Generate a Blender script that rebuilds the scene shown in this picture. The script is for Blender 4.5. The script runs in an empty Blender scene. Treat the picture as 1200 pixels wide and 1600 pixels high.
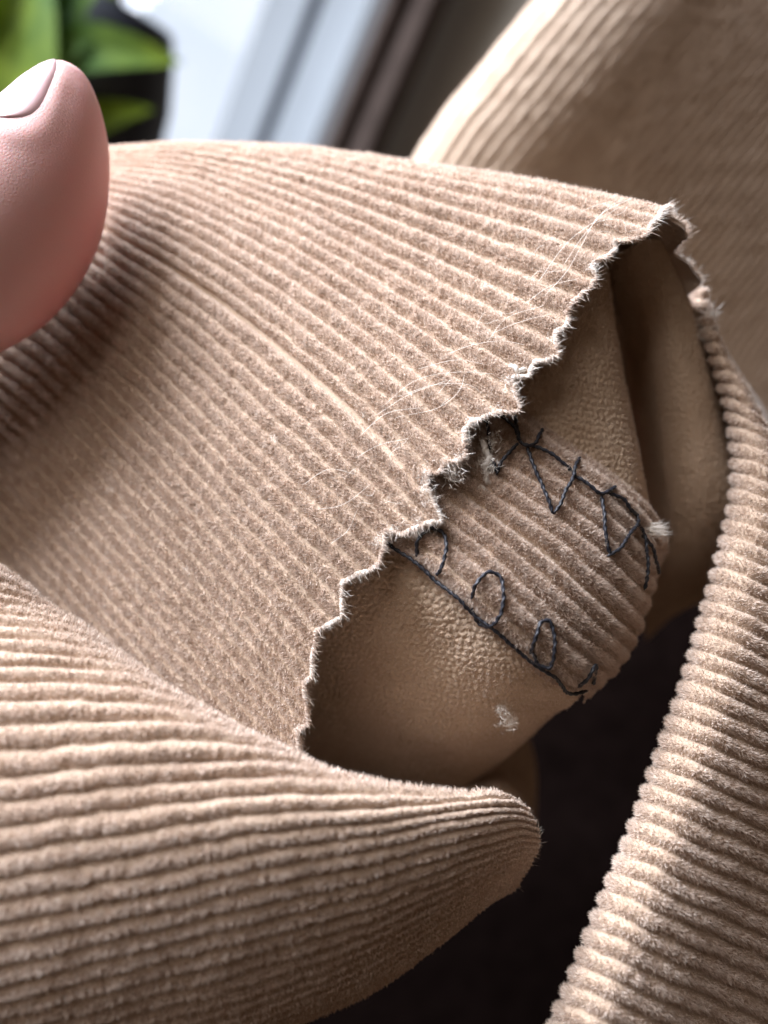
import bpy, math
import numpy as np
from mathutils import Matrix, Vector

sc = bpy.context.scene
col = sc.collection
rng = np.random.default_rng(11)

# ------------------------------------------------------------------ camera
U = 0.0008                       # one modelling unit = 0.8 mm
PITCH, ROLL = math.radians(20), math.radians(28)
fwd = Vector((0, math.cos(PITCH), -math.sin(PITCH)))
rgt = Vector((1, 0, 0)); upb = Vector((0, math.sin(PITCH), math.cos(PITCH)))
cx = math.cos(ROLL) * rgt + math.sin(ROLL) * upb
cy = -math.sin(ROLL) * rgt + math.cos(ROLL) * upb
cz = -fwd
CAMLOC = Vector((0, 0, 0.95))
ROT = Matrix((cx, cy, cz)).transposed()
RN = np.array(ROT)
CM = ROT.to_4x4(); CM.translation = CAMLOC
cam = bpy.data.cameras.new('camera')
camo = bpy.data.objects.new('camera', cam); col.objects.link(camo)
camo.matrix_world = CM
cam.sensor_fit = 'VERTICAL'; cam.sensor_height = 36; cam.sensor_width = 27; cam.lens = 26
cam.clip_start = 0.01; cam.clip_end = 50
cam.dof.use_dof = True; cam.dof.focus_distance = 129 * U; cam.dof.aperture_fstop = 7.2
sc.camera = camo
FPX = 26 / 36 * 1600

def P(px, py, d):
    """photo pixel and depth (units) -> point in the local frame (units)"""
    return np.array([(px - 600) / FPX * d, (800 - py) / FPX * d, -d], float)
def PP(a):
    a = np.asarray(a, float)
    return np.stack([(a[..., 0] - 600) / FPX * a[..., 2], (800 - a[..., 1]) / FPX * a[..., 2], -a[..., 2]], -1)
def W(v):
    """local frame (units) -> world metres"""
    return np.asarray(v, float) * U @ RN.T + np.array(CAMLOC)
UPV = RN.T @ np.array([0, 0, 1.0])       # world up in the local frame

# ------------------------------------------------------------------ world, lamps, exposure
wd = bpy.data.worlds.new('World'); sc.world = wd; wd.use_nodes = True
bg = wd.node_tree.nodes['Background']
bg.inputs[0].default_value = (1.0, 0.66, 0.44, 1); bg.inputs[1].default_value = 0.08

def area(name, loc, target, sx, sy, power, color):
    l = bpy.data.lights.new(name, 'AREA'); l.shape = 'RECTANGLE'
    l.size = sx * U; l.size_y = sy * U; l.energy = power; l.color = color
    o = bpy.data.objects.new(name, l); col.objects.link(o)
    a = Vector(W(np.array(loc, float))); b = Vector(W(np.array(target, float)))
    o.location = a; o.rotation_euler = (b - a).to_track_quat('-Z', 'Y').to_euler()
    return o
area('window_light', (-430, 600, -50), (10, 0, -135), 520, 460, 25.0, (0.84, 0.895, 1.0))
area('fill_light', (-300, 500, 260), (10, 0, -140), 450, 450, 2.0, (1.0, 0.92, 0.86))  # added frontal fill to brighten the camera-facing cloth, no actual lamp there

sc.view_settings.view_transform = 'Standard'; sc.view_settings.look = 'None'
sc.view_settings.exposure = -0.12; sc.view_settings.gamma = 1.0
sc.cycles.use_denoising = True
sc.cycles.max_bounces = 6; sc.cycles.diffuse_bounces = 4; sc.cycles.transparent_max_bounces = 8

# ------------------------------------------------------------------ numeric helpers
def herm(k, V, q):
    """non-uniform Catmull-Rom through V at knots k, sampled at q (axis 0)"""
    k = np.asarray(k, float); V = np.asarray(V, float); q = np.clip(np.asarray(q, float), k[0], k[-1])
    sh = (-1,) + (1,) * (V.ndim - 1)
    h = np.diff(k); s = np.diff(V, axis=0) / h.reshape(sh)
    m = np.empty_like(V); m[0] = s[0]; m[-1] = s[-1]
    if len(k) > 2:
        h0 = h[:-1].reshape(sh); h1 = h[1:].reshape(sh)
        m[1:-1] = (s[:-1] * h1 + s[1:] * h0) / (h0 + h1)
    i = np.clip(np.searchsorted(k, q, side='right') - 1, 0, len(k) - 2)
    hh = h[i].reshape(sh); t = ((q - k[i]) / h[i]).reshape(sh)
    t2 = t * t; t3 = t2 * t
    return (2*t3-3*t2+1)*V[i] + (t3-2*t2+t)*hh*m[i] + (-2*t3+3*t2)*V[i+1] + (t3-t2)*hh*m[i+1]

def hash2(i, j, seed):
    n = (i.astype(np.int64) * 374761393 + j.astype(np.int64) * 668265263 + seed * 974634721) & 0x7fffffff
    n = ((n ^ (n >> 13)) * 1274126177) & 0x7fffffff
    n = (n ^ (n >> 16)) & 0xffffff
    return n / float(0xffffff)
def noise2(x, y, seed=0):
    i = np.floor(x); j = np.floor(y); fx = x - i; fy = y - j
    fx = fx*fx*(3-2*fx); fy = fy*fy*(3-2*fy)
    a = hash2(i, j, seed); b = hash2(i+1, j, seed); c = hash2(i, j+1, seed); d = hash2(i+1, j+1, seed)
    return (a*(1-fx)+b*fx)*(1-fy) + (c*(1-fx)+d*fx)*fy
def cells(x, y, seed=0, jit=0.75):
    """brick-offset jittered cells: returns F2-F1"""
    i0 = np.floor(y)
    f1 = np.full(x.shape, 9.0); f2 = np.full(x.shape, 9.0)
    for dj in (-1, 0, 1):
        j = i0 + dj; off = 0.5 * (j % 2)
        c0 = np.floor(x - off)
        for di in (-1, 0, 1):
            c = c0 + di
            qx = c + off + 0.5 + (hash2(c, j, seed) - 0.5) * jit
            qy = j + 0.5 + (hash2(c, j, seed + 7) - 0.5) * jit
            d = np.hypot(x - qx, y - qy)
            f2 = np.minimum(f2, np.maximum(f1, d)); f1 = np.minimum(f1, d)
    return f2 - f1
def unit(v): return v / np.maximum(np.linalg.norm(v, axis=-1, keepdims=True), 1e-9)

# ------------------------------------------------------------------ mesh helpers
def link(name, me, mats, parent=None):
    for m in mats: me.materials.append(m)
    o = bpy.data.objects.new(name, me); col.objects.link(o)
    if parent is not None: o.parent = parent
    return o
def build(name, verts, quads, mats, parent=None, tris=None, smooth=True, tone=None, tri_mat=1, world=True):
    verts = W(verts) if world else np.asarray(verts, float)
    me = bpy.data.meshes.new(name)
    nq = 0 if quads is None else len(quads); nt = 0 if tris is None else len(tris)
    me.vertices.add(len(verts)); me.vertices.foreach_set('co', verts.astype(np.float32).ravel())
    parts = []
    if nq: parts.append(np.asarray(quads, np.int32).ravel())
    if nt: parts.append(np.asarray(tris, np.int32).ravel())
    lv = np.concatenate(parts)
    me.loops.add(len(lv)); me.loops.foreach_set('vertex_index', lv)
    me.polygons.add(nq + nt)
    st = np.concatenate([np.arange(nq) * 4, nq * 4 + np.arange(nt) * 3]).astype(np.int32)
    me.polygons.foreach_set('loop_start', st)
    mi = np.zeros(nq + nt, np.int32); sm = np.full(nq + nt, smooth, bool)
    if nt and nq: mi[nq:] = tri_mat; sm[nq:] = False
    me.update(calc_edges=True)
    me.polygons.foreach_set('material_index', mi)
    me.polygons.foreach_set('use_smooth', sm)
    if tone is not None:
        at = me.attributes.new('tone', 'FLOAT', 'POINT'); at.data.foreach_set('value', tone.astype(np.float32))
    me.validate()
    return link(name, me, mats, parent)
def gridq(m, n, off=0, flip=False):
    i = np.arange(m - 1)[:, None] * n + np.arange(n - 1)[None] + off
    q = np.stack([i, i + 1, i + n + 1, i + n], -1).reshape(-1, 4)
    return q[:, ::-1] if flip else q
def empty(name, loc=(0, 0, -130)):
    o = bpy.data.objects.new(name, None); col.objects.link(o)
    return o
def tag(o, label, cat=None, group=None, kind=None):
    if label: o['label'] = label
    if cat: o['category'] = cat
    if group: o['group'] = group
    if kind: o['kind'] = kind
    return o
def tube(path, rad, sides=6, ply=0.0, twist=2.2, taper=True):
    """verts, quads of a tube along path (n,3); ply>0 gives a two-ply twist relief"""
    path = np.asarray(path, float); n = len(path)
    T = unit(np.gradient(path, axis=0))
    ref = np.array([0.31, 0.22, 0.92]); A = unit(np.cross(T, ref)); B = np.cross(T, A)
    s = np.concatenate([[0], np.cumsum(np.linalg.norm(np.diff(path, axis=0), axis=1))])
    th = np.linspace(0, 2*np.pi, sides, endpoint=False)[None] 
    r = rad * (1 + ply * np.cos(2 * (th - s[:, None] * twist)))
    if taper:
        e = np.minimum(s, s[-1] - s); r = r * np.clip(0.35 + e / (rad * 2), 0, 1)[:, None]
    v = path[:, None] + r[..., None] * (np.cos(th)[..., None] * A[:, None] + np.sin(th)[..., None] * B[:, None])
    i = np.arange(n - 1)[:, None] * sides + np.arange(sides)[None]
    j = np.arange(n - 1)[:, None] * sides + (np.arange(sides)[None] + 1) % sides
    q = np.stack([i, j, j + sides, i + sides], -1).reshape(-1, 4)
    return v.reshape(-1, 3), q
def smooth_path(pts, step=0.25):
    pts = np.asarray(pts, float)
    k = np.concatenate([[0], np.cumsum(np.maximum(np.linalg.norm(np.diff(pts, axis=0), axis=1), 1e-4))])
    return herm(k, pts, np.linspace(0, k[-1], max(6, int(k[-1] / step))))

# ------------------------------------------------------------------ materials
def newmat(name):
    m = bpy.data.materials.new(name); m.use_nodes = True
    return m, m.node_tree, m.node_tree.nodes['Principled BSDF']
def noise_node(nt, scale, detail=3, rough=0.6):
    tc = nt.nodes.new('ShaderNodeTexCoord'); n = nt.nodes.new('ShaderNodeTexNoise')
    n.inputs['Scale'].default_value = scale; n.inputs['Detail'].default_value = detail; n.inputs['Roughness'].default_value = rough
    nt.links.new(tc.outputs['Object'], n.inputs['Vector'])
    return n
def ramp(nt, src, c0, c1, p0=0.3, p1=0.7):
    r = nt.nodes.new('ShaderNodeValToRGB')
    r.color_ramp.elements[0].position = p0; r.color_ramp.elements[1].position = p1
    r.color_ramp.elements[0].color = (*c0, 1); r.color_ramp.elements[1].color = (*c1, 1)
    nt.links.new(src, r.inputs[0]); return r
def bump(nt, src, bs, strength, dist):
    b = nt.nodes.new('ShaderNodeBump'); b.inputs['Strength'].default_value = strength; b.inputs['Distance'].default_value = dist
    nt.links.new(src, b.inputs['Height']); nt.links.new(b.outputs[0], bs.inputs['Normal'])

def cloth_mat(name, c0, c1, scale, sheen, bumpd):
    m, nt, bs = newmat(name)
    n = noise_node(nt, scale); r = ramp(nt, n.outputs['Fac'], c0, c1)
    nt.links.new(r.outputs[0], bs.inputs['Base Color'])
    bs.inputs['Roughness'].default_value = 0.95; bs.inputs['Specular IOR Level'].default_value = 0.15
    bs.inputs['Sheen Weight'].default_value = sheen; bs.inputs['Sheen Roughness'].default_value = 0.55
    n2 = noise_node(nt, 2600, 2); bump(nt, n2.outputs['Fac'], bs, 0.6, bumpd)
    return m
def pile_mat(name, c0, c1, transl=0.35, tip=None):
    m, nt, bs = newmat(name)
    nt.nodes.remove(bs)
    a = nt.nodes.new('ShaderNodeAttribute'); a.attribute_name = 'tone'
    r = ramp(nt, a.outputs['Fac'], c0, c1, 0, 0.8 if tip else 1)
    if tip: e = r.color_ramp.elements.new(1.0); e.color = (*tip, 1)
    d = nt.nodes.new('ShaderNodeBsdfDiffuse'); t = nt.nodes.new('ShaderNodeBsdfTranslucent'); mx = nt.nodes.new('ShaderNodeMixShader')
    mx.inputs[0].default_value = transl
    nt.links.new(r.outputs[0], d.inputs[0]); nt.links.new(r.outputs[0], t.inputs[0])
    nt.links.new(d.outputs[0], mx.inputs[1]); nt.links.new(t.outputs[0], mx.inputs[2])
    nt.links.new(mx.outputs[0], nt.nodes['Material Output'].inputs[0])
    return m
def plain_mat(name, c, rough=0.6, spec=0.4, var=0.12, scale=300):
    m, nt, bs = newmat(name)
    n = noise_node(nt, scale); r = ramp(nt, n.outputs['Fac'], tuple(x*(1-var) for x in c), tuple(min(1, x*(1+var)) for x in c))
    nt.links.new(r.outputs[0], bs.inputs['Base Color'])
    bs.inputs['Roughness'].default_value = rough; bs.inputs['Specular IOR Level'].default_value = spec
    return m
M_CORD = cloth_mat('corduroy_ground', (0.44, 0.325, 0.24), (0.54, 0.415, 0.315), 90, 0.25, 0.0003)
M_PILE = pile_mat('corduroy_pile', (0.615, 0.475, 0.38), (0.865, 0.76, 0.68), tip=(0.95, 0.90, 0.84))
M_LINE = cloth_mat('wrong_side_weave', (0.49, 0.365, 0.265), (0.60, 0.465, 0.35), 120, 0.0, 0.0002)
nt = M_LINE.node_tree; bs = nt.nodes['Principled BSDF']; bs.inputs['Specular IOR Level'].default_value = 0.0; bs.inputs['Roughness'].default_value = 1.0
_tc = nt.nodes.new('ShaderNodeTexCoord'); _mp = nt.nodes.new('ShaderNodeMapping'); _mp.inputs['Rotation'].default_value = (0.3, 0.5, ROLL); _mp.inputs['Scale'].default_value = (1, 1, 0.8)
_vo = nt.nodes.new('ShaderNodeTexVoronoi'); _vo.feature = 'DISTANCE_TO_EDGE'; _vo.inputs['Scale'].default_value = 1300; _vo.inputs['Randomness'].default_value = 0.8
nt.links.new(_tc.outputs['Object'], _mp.inputs['Vector']); nt.links.new(_mp.outputs[0], _vo.inputs['Vector'])
bump(nt, _vo.outputs['Distance'], bs, 0.6, 0.0004)
M_WHITE = pile_mat('raw_cotton_fibre', (0.80, 0.73, 0.65), (0.95, 0.92, 0.88), 0.55)
M_THREAD = plain_mat('black_sewing_thread', (0.012, 0.013, 0.020), 0.55, 0.5, 0.3, 2500)

# ------------------------------------------------------------------ cloth panels
PITCHW = 3.25
class Surf:
    def __init__(s, rows, pitch=PITCHW, span=(0.2, 0.9), ext=0.0, K=96, wk=None):
        R = []
        for r in rows:
            p = PP(np.array(r, float))
            if ext:
                d = unit(p[-1] - p[-2]); p = np.vstack([p, p[-1] + d * ext])
            k = np.concatenate([[0], np.cumsum(np.linalg.norm(np.diff(p, axis=0), axis=1))])
            R.append(herm(k, p, np.linspace(0, k[-1], K)))
        s.R = np.array(R); s.K = K
        a, b = int(span[0] * K), int(span[1] * K)
        dd = np.linalg.norm(np.diff(s.R, axis=0), axis=2)[:, a:b].mean(1)
        s.wk = np.concatenate([[0], np.cumsum(dd / pitch)]) if wk is None else np.asarray(wk, float)
        s.nw = s.wk[-1]; s.pitch = pitch
        s.len = np.linalg.norm(np.diff(s.R, axis=1), axis=2).sum(1).max()
    def dense(s, w, n=700):
        G = herm(s.wk, s.R, w)                              # (m,K,3)
        return herm(np.linspace(0, 1, s.K), G.transpose(1, 0, 2), np.linspace(0, 1, n)).transpose(1, 0, 2)
    def lookup(s):
        w = np.linspace(0, s.nw, int(s.nw * 6) + 2); D = s.dense(w, 500)
        s.lw, s.lD = w, D
        s.lpx = np.stack([600 + FPX * D[..., 0] / -D[..., 2], 800 - FPX * D[..., 1] / -D[..., 2]], -1)
        du = np.gradient(D, axis=1); dw = np.gradient(D, axis=0); nn = unit(np.cross(du, dw))
        c = (nn * unit(-D)).sum(-1)
        if np.median(c) < 0: nn = -nn; c = -c
        s.lN, s.lF = nn, c
    def at_px(s, px, py, front=True):
        """(u, w, point, normal) of the front-facing place seen at a photo pixel"""
        e = ((s.lpx - np.array([px, py])) ** 2).sum(-1)
        if front: e = e + np.where(s.lF < -0.05, 1e5, 0)
        i, j = np.unravel_index(np.argmin(e), e.shape)
        return j / 499.0, s.lw[i], s.lD[i, j], s.lN[i, j]

def panel(name, S, parent, mats, amp=0.75, per=10, step=0.3, density=60, flen=1.1, fw=0.155, u0=0.0, uend=None,
          back=0.0, lining=None, crease=(), fold=-0.5, seed=1, fringe=0, tuft=0.22, soft=0.75, wear=None, coarse=None, keep=None):
    m = int(S.nw * per) + 1; w = np.linspace(0, S.nw, m)
    if coarse:
        a, b = coarse
        w = np.concatenate([np.linspace(0, a, int(a * 2.5) + 2)[:-1], np.linspace(a, b, int((b - a) * per)), np.linspace(b, S.nw, int((S.nw - b) * 2) + 2)[1:]]); m = len(w)
    n = int(S.len / step) + 2
    D = S.dense(w, 900)
    ue = np.ones(m) if uend is None else uend(w)
    Uq = u0 + (ue[:, None] - u0) * np.linspace(0, 1, n)[None]
    f = np.clip(Uq * 899, 0, 898.999); i = f.astype(int); t = (f - i)[..., None]; r = np.arange(m)[:, None]
    X = D[r, i] * (1 - t) + D[r, i + 1] * t
    def normals(X):
        return unit(np.cross(np.gradient(X, axis=1), np.gradient(X, axis=0)))
    N = normals(X)
    if np.median((N * unit(-X)).sum(-1)) < 0: sg = -1.0
    else: sg = 1.0
    N = N * sg
    us = Uq * S.len
    ww = np.broadcast_to(w[:, None], us.shape)
    if lining is None:
        wob = ww + 0.16 * (noise2(us / 5.0, ww * 0.8, seed) - 0.5) + 0.06 * (noise2(us / 1.6, ww * 1.3, seed + 3) - 0.5)
        fr = wob - np.floor(wob); idx = np.floor(wob)
        ridge = np.clip(np.sin(np.pi * fr), 0, 1) ** soft
        tf = 0.5 + 0.5 * np.cos(2 * np.pi * (us / 1.05 + hash2(idx, idx * 0, seed) + 0.5 * noise2(us / 3, idx, seed)))
        nz = noise2(us / 0.7, ww * 4, seed + 5); lo = noise2(us / 7, ww / 2.5, seed + 9)
        h = amp * ridge * (1 - tuft * tf * ridge) * (0.88 + 0.24 * lo) + 0.22 * amp * (nz - 0.5)
        for cw, cwid, cdep, ca, cb in crease:
            g = np.exp(-((ww - cw) / cwid) ** 2) * np.clip((Uq - ca) / 0.06, 0, 1) * np.clip((cb - Uq) / 0.06, 0, 1)
            h = h - cdep * g; ridge = ridge * (1 - g)
        if wear is not None: h = h * wear(Uq, ww)
    else:
        a, b = lining(X, us, ww)
        a = a + 0.5 * (noise2(a / 5, b / 5, seed) - 0.5); b = b + 0.9 * (noise2(a / 6 + 40, b / 6, seed) - 0.5)
        c = cells(a, b, seed); h = amp * (np.clip(c / 0.45, 0, 1) ** 0.6) + amp * 0.35 * (noise2(a * 2.3, b * 2.3, seed) - 0.5)
        h = h + amp * 0.5 * (noise2(a / 4, b / 4, seed + 2) - 0.5)
        ridge = np.clip(h / amp, 0, 1)
    h = h * 1.0
    Y = X + N * h[..., None]
    V = [Y.reshape(-1, 3)]; Q = [gridq(m, n, flip=sg < 0)]; nv = m * n
    if back:
        nb = 40; j = np.linspace(0, n - 1, nb).astype(int)
        Z = (X - N * back)[:, j]
        V.append(Z.reshape(-1, 3)); Q.append(gridq(m, nb, nv, flip=sg > 0))
        e0 = np.arange(m) * n + n - 1; e1 = nv + np.arange(m) * nb + nb - 1
        Q.append(np.stack([e0[:-1], e1[:-1], e1[1:], e0[1:]], -1)); nv += m * nb
    tone = [np.full(nv, 0.5)]; T = []
    # pile: fine upright fibres, each a thin blade rooted on the cloth
    M = normals(Y) * sg
    Tu = unit(np.gradient(Y, axis=1)); Tw = unit(np.gradient(X, axis=0))
    if density:
        cr = np.linalg.norm(np.cross(Y[1:, :-1] - Y[:-1, :-1], Y[:-1, 1:] - Y[:-1, :-1]), axis=-1)
        face = (M * unit(-Y)).sum(-1)[:-1, :-1]
        px = 600 + FPX * Y[..., 0] / -Y[..., 2]; py = 800 - FPX * Y[..., 1] / -Y[..., 2]
        inside = ((px > -40) & (px < 1240) & (py > -40) & (py < 1640))
        if keep is not None: inside = inside & keep(px, py)
        inside = inside[:-1, :-1]
        pr = cr * (0.05 + ridge[:-1, :-1] ** 1.4) * (face > -0.2) * inside
        cs = np.cumsum(pr.ravel()); nf = int(cs[-1] * density)
        pick = np.searchsorted(cs, rng.random(nf) * cs[-1]); pick = np.minimum(pick, pr.size - 1)
        pi, pj = np.unravel_index(pick, pr.shape)
        a = rng.random(nf)[:, None]; b = rng.random(nf)[:, None]
        p = (Y[pi, pj]*(1-a)*(1-b) + Y[pi+1, pj]*a*(1-b) + Y[pi, pj+1]*(1-a)*b + Y[pi+1, pj+1]*a*b)
        nn = M[pi, pj]; rg = ridge[pi, pj]
        clump = noise2(us[pi, pj] / 0.9, ww[pi, pj] * 3.1, seed + 21)[:, None] - 0.5
        d = unit(N[pi, pj] * 0.75 + nn * 0.55 + Tu[pi, pj] * (0.9 * clump + fold * 0.35 + 0.55 * rng.normal(size=(nf, 1))) + Tw[pi, pj] * 0.5 * rng.normal(size=(nf, 1)))
        lw = np.clip((np.linalg.norm(np.gradient(X, axis=0), axis=-1) / np.gradient(w)[:, None])[pi, pj] / S.pitch, 0.35, 1.0) if lining is None else 1.0
        L = (lw * flen * (0.35 + 0.75 * rng.random(nf)) * (0.5 + 0.5 * rg))[:, None]
        wv = unit(np.cross(d, rng.normal(size=(nf, 3)))) * (fw * 0.5) * (0.6 + 0.8 * rng.random(nf))[:, None]
        p0 = p - nn * 0.05
        fv = np.stack([p0 - wv, p0 + wv, p + d * L], 1)
        V.append(fv.reshape(-1, 3)); T.append(nv + np.arange(nf * 3).reshape(-1, 3)); nv += nf * 3
        tn = np.clip(0.45 + 0.4 * (noise2(us[pi, pj] / 2.2, ww[pi, pj] * 1.4, seed + 31) - 0.5) + 0.22 * rng.normal(size=nf), 0, 0.82)
        tone.append(np.repeat(tn, 3))
    mats = list(mats)
    if fringe:
        nf = fringe
        pi = rng.integers(0, m - 1, nf); a = rng.random(nf)[:, None]
        lv = (rng.random(nf) ** 0.6 * (back + amp * 0.9) - back)[:, None]
        p = X[pi, -1] * (1 - a) + X[pi + 1, -1] * a + N[pi, -1] * lv
        eg = unit(X[np.minimum(pi + 1, m - 1), -1] - X[pi, -1]); out = unit(np.cross(eg, N[pi, -1]))
        out = out * np.sign((out * Tu[pi, -1]).sum(-1, keepdims=True))
        d = unit(out * 0.7 + Tu[pi, -1] * 0.4 + N[pi, -1] * (0.5 + 0.45 * rng.normal(size=(nf, 1))) + eg * 0.5 * rng.normal(size=(nf, 1)))
        L = (0.25 + 0.9 * rng.random(nf) ** 2 + 1.6 * (rng.random(nf) > 0.96))[:, None]
        wv = unit(np.cross(d, rng.normal(size=(nf, 3)))) * 0.065
        fv = np.stack([p - d * 0.3 - wv, p - d * 0.3 + wv, p + d * L], 1)
        V.append(fv.reshape(-1, 3)); T.append(nv + np.arange(nf * 3).reshape(-1, 3)); nv += nf * 3
        tone.append(np.repeat(np.clip(0.2 + 0.95 * noise2(w[pi] * 1.6, pi * 0.0, seed + 77) + 0.3 * rng.normal(size=nf), 0, 1.0), 3))
    o = build(name, np.concatenate(V), np.concatenate(Q), mats, parent,
              tris=np.concatenate(T) if T else None, tone=np.concatenate(tone))
    print(name, 'wales %.1f' % S.nw, m, n, 'polys', len(o.data.polygons))
    return o

garment = empty('corduroy_garment')
garment.location = W(P(600, 900, 132)).tolist()
def adopt(o, par):
    o.parent = par; o.matrix_parent_inverse = par.matrix_world.inverted()
bpy.context.view_layer.update()
tag(garment, 'beige corduroy garment with zigzag cut edge and black hand stitching, held under a thumb', 'garment')

# --- outer flap: the pinked sheet in front
A_rows = [
 [(-600,600,225),(100,500,208),(400,480,198),(700,490,183),(900,500,168),(1030,508,158),(1100,520,154)],
 [(-560,520,216),(100,410,202),(400,392,192),(700,402,175),(900,418,161),(1025,432,152),(1082,450,149)],
 [(-480,440,205),(100,320,193),(400,288,184),(700,316,167),(880,343,153),(1000,358,146),(1062,376,144)],
 [(-220,350,190),(-60,300,184),(100,255,176),(250,238,169),(450,238,161),(700,273,149),(880,302,141),(1030,335,135)],
 [(-220,360,184),(-60,320,178),(100,272,168),(250,268,160),(450,335,149),(650,440,139),(790,520,132),(880,572,129)],
 [(-220,380,178),(-60,350,172),(100,335,163),(230,390,153),(330,455,146),(440,540,139),(560,645,132),(655,742,127)],
 [(-220,440,174),(-60,400,169),(60,405,162),(175,475,153),(290,575,145),(400,685,137),(500,778,131),(590,862,127.5)],
 [(-220,560,170),(-60,520,165),(40,560,158),(140,645,151),(250,755,143),(350,862,137),(420,945,133),(493,1035,130)],
 [(-220,760,165),(-60,760,161),(40,850,155),(130,945,149),(220,1045,143),(300,1130,139),(380,1210,136.5),(468,1300,135)],
 [(-220,1000,163),(-60,1020,158),(40,1100,153),(130,1190,149),(220,1280,145),(300,1360,143),(380,1430,142),(440,1500,142)],
]
SA = Surf(A_rows, span=(0.62, 0.92), ext=9.0); SA.lookup()
edge_px = [(1105,540),(1112,492),(1088,489),(1069,465),(1088,448),(1096,440),(1076,409),(1051,394),(1074,369),(1069,354),(1042,338)]
edge_px2 = [(1034,330),(1020,352),(996,375),(962,382),(957,391),(940,403),(931,412),(934,437),(912,452),(903,474),(880,492),(880,514),(869,523),(869,554),
 (826,576),(820,585),(800,590),(808,612),(802,642),(773,650),(735,656),(732,677),(721,717),(686,735),(668,738),(674,764),(686,799),(690,811),(633,834),(603,828),
 (601,857),(592,881),(537,904),(534,962),(496,983),(493,1021),(490,1056),(476,1062),(482,1102),(485,1129),(464,1135),(473,1178),(463,1250),(455,1310)]
ew, eu = [], []
for k, (px, py) in enumerate(edge_px + edge_px2):
    if k < len(edge_px):       # the wrapped far edge is seen from its back
        e = ((SA.lpx - np.array([px, py])) ** 2).sum(-1); e[SA.lw > SA.wk[3]] += 1e6; e[:, :350] += 1e6
    else:
        e = ((SA.lpx - np.array([px, py])) ** 2).sum(-1); e[SA.lw < SA.wk[3] - 0.3] += 1e6; e[:, :250] += 1e6
    i, j = np.unravel_index(np.argmin(e), e.shape); ew.append(SA.lw[i]); eu.append(j / 499.0)
ew = np.array(ew); eu = np.array(eu)
ew = np.maximum.accumulate(ew + np.arange(len(ew)) * 1e-3)
def A_end(w):
    u = np.interp(w, ew, eu)
    u = u + 0.0042 * (np.abs(((w / 1.5) % 1.0) * 2 - 1) - 0.5) * 2 * np.clip((w - SA.wk[3]) / 2, 0, 1) * np.clip((SA.wk[5] + 2 - w) / 3, 0, 1)
    return np.clip(u + (noise2(w * 3.0, w * 0, 5) - 0.5) * 0.0025 + (noise2(w * 9, w * 0, 8) - 0.5) * 0.0018, 0.4, 1.0)
wc = SA.wk[5]
def A_wear(Uq, ww):     # pile rubbed thin near the cut
    e = A_end(ww[:, 0])[:, None]
    k = np.clip((e - Uq) / 0.16, 0, 1)
    return 0.4 + 0.6 * k ** 0.6
flap = panel('cut_flap', SA, None, [M_CORD, M_PILE], amp=1.3, per=8.5, step=0.56, density=42, coarse=(SA.wk[3] - 3.0, SA.wk[8] + 2),
      keep=lambda x, y: (y < np.interp(x, [0, 250, 480, 640, 900], [960, 1150, 1255, 1300, 1300])) & ((x > 165) | (y > 420)), uend=A_end, back=0.55,
      crease=[(wc + 0.1, 0.24, 2.0, 0.3, 0.93)], seed=3, fringe=20000, wear=A_wear)

# --- lower fold
B_rows = [
 [(-120,850,140),(0,915,142),(100,1010,148),(250,1120,156),(450,1235,164),(700,1310,168),(825,1345,168)],
 [(-120,880,127),(-40,880,129),(10,906,132),(100,1000,142),(250,1110,152),(450,1230,160),(700,1302,164),(828,1338,164)],
 [(-120,935,122),(0,950,123),(100,975,128),(250,1110,141),(450,1222,151),(700,1294,158),(830,1334,158)],
 [(-120,1000,118),(100,1018,119),(200,1048,123),(300,1132,133),(450,1222,143),(700,1288,151),(830,1328,152)],
 [(-120,1062,115),(100,1058,115.5),(200,1070,117),(300,1108,122),(450,1217,135),(700,1282,145),(828,1322,146)],
 [(-120,1120,112.5),(100,1105,112.5),(300,1125,115.5),(400,1164,121.5),(550,1250,134),(700,1276,140),(828,1317,142)],
 [(-120,1180,110.5),(100,1160,110.5),(300,1155,112),(450,1186,117.5),(520,1220,122),(700,1270,134),(825,1312,138)],
 [(-120,1235,109),(200,1200,109.5),(400,1195,112.5),(550,1224,118.5),(640,1246,123),(760,1275,131),(823,1307,135)],
 [(-120,1280,108),(200,1240,108.5),(400,1225,110.5),(600,1238,116.5),(720,1249,122),(780,1250,127),(800,1262,131)],
 [(-120,1335,107.5),(200,1285,107.5),(400,1260,109),(600,1258,114),(720,1256,119.5),(785,1252,125),(812,1264,130)],
 [(-120,1430,107.5),(200,1370,107.5),(400,1330,108.5),(600,1300,113),(740,1275,119),(800,1272,125),(828,1284,130)],
 [(-120,1560,110),(200,1480,109.5),(400,1430,110.5),(600,1380,114.5),(740,1330,120.5),(805,1310,126.5),(836,1312,131)],
 [(-120,1680,116),(200,1600,115),(400,1545,116),(600,1465,120),(720,1395,125.5),(790,1355,130),(822,1344,134)],
 [(-120,1760,126),(200,1690,125),(400,1608,125),(600,1522,128),(710,1440,132),(770,1395,136),(800,1378,139)],
 [(-120,1740,148),(200,1660,146),(400,1585,144),(600,1503,143),(700,1430,143),(760,1390,144),(790,1375,145)],
]
SB = Surf(B_rows, span=(0.05, 0.45))
fold1 = panel('rolled_fold', SB, None, [M_CORD, M_PILE], amp=1.4, per=8, step=0.6, density=30, seed=17, flen=1.05, soft=0.7, back=0.9, fringe=800)

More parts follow.
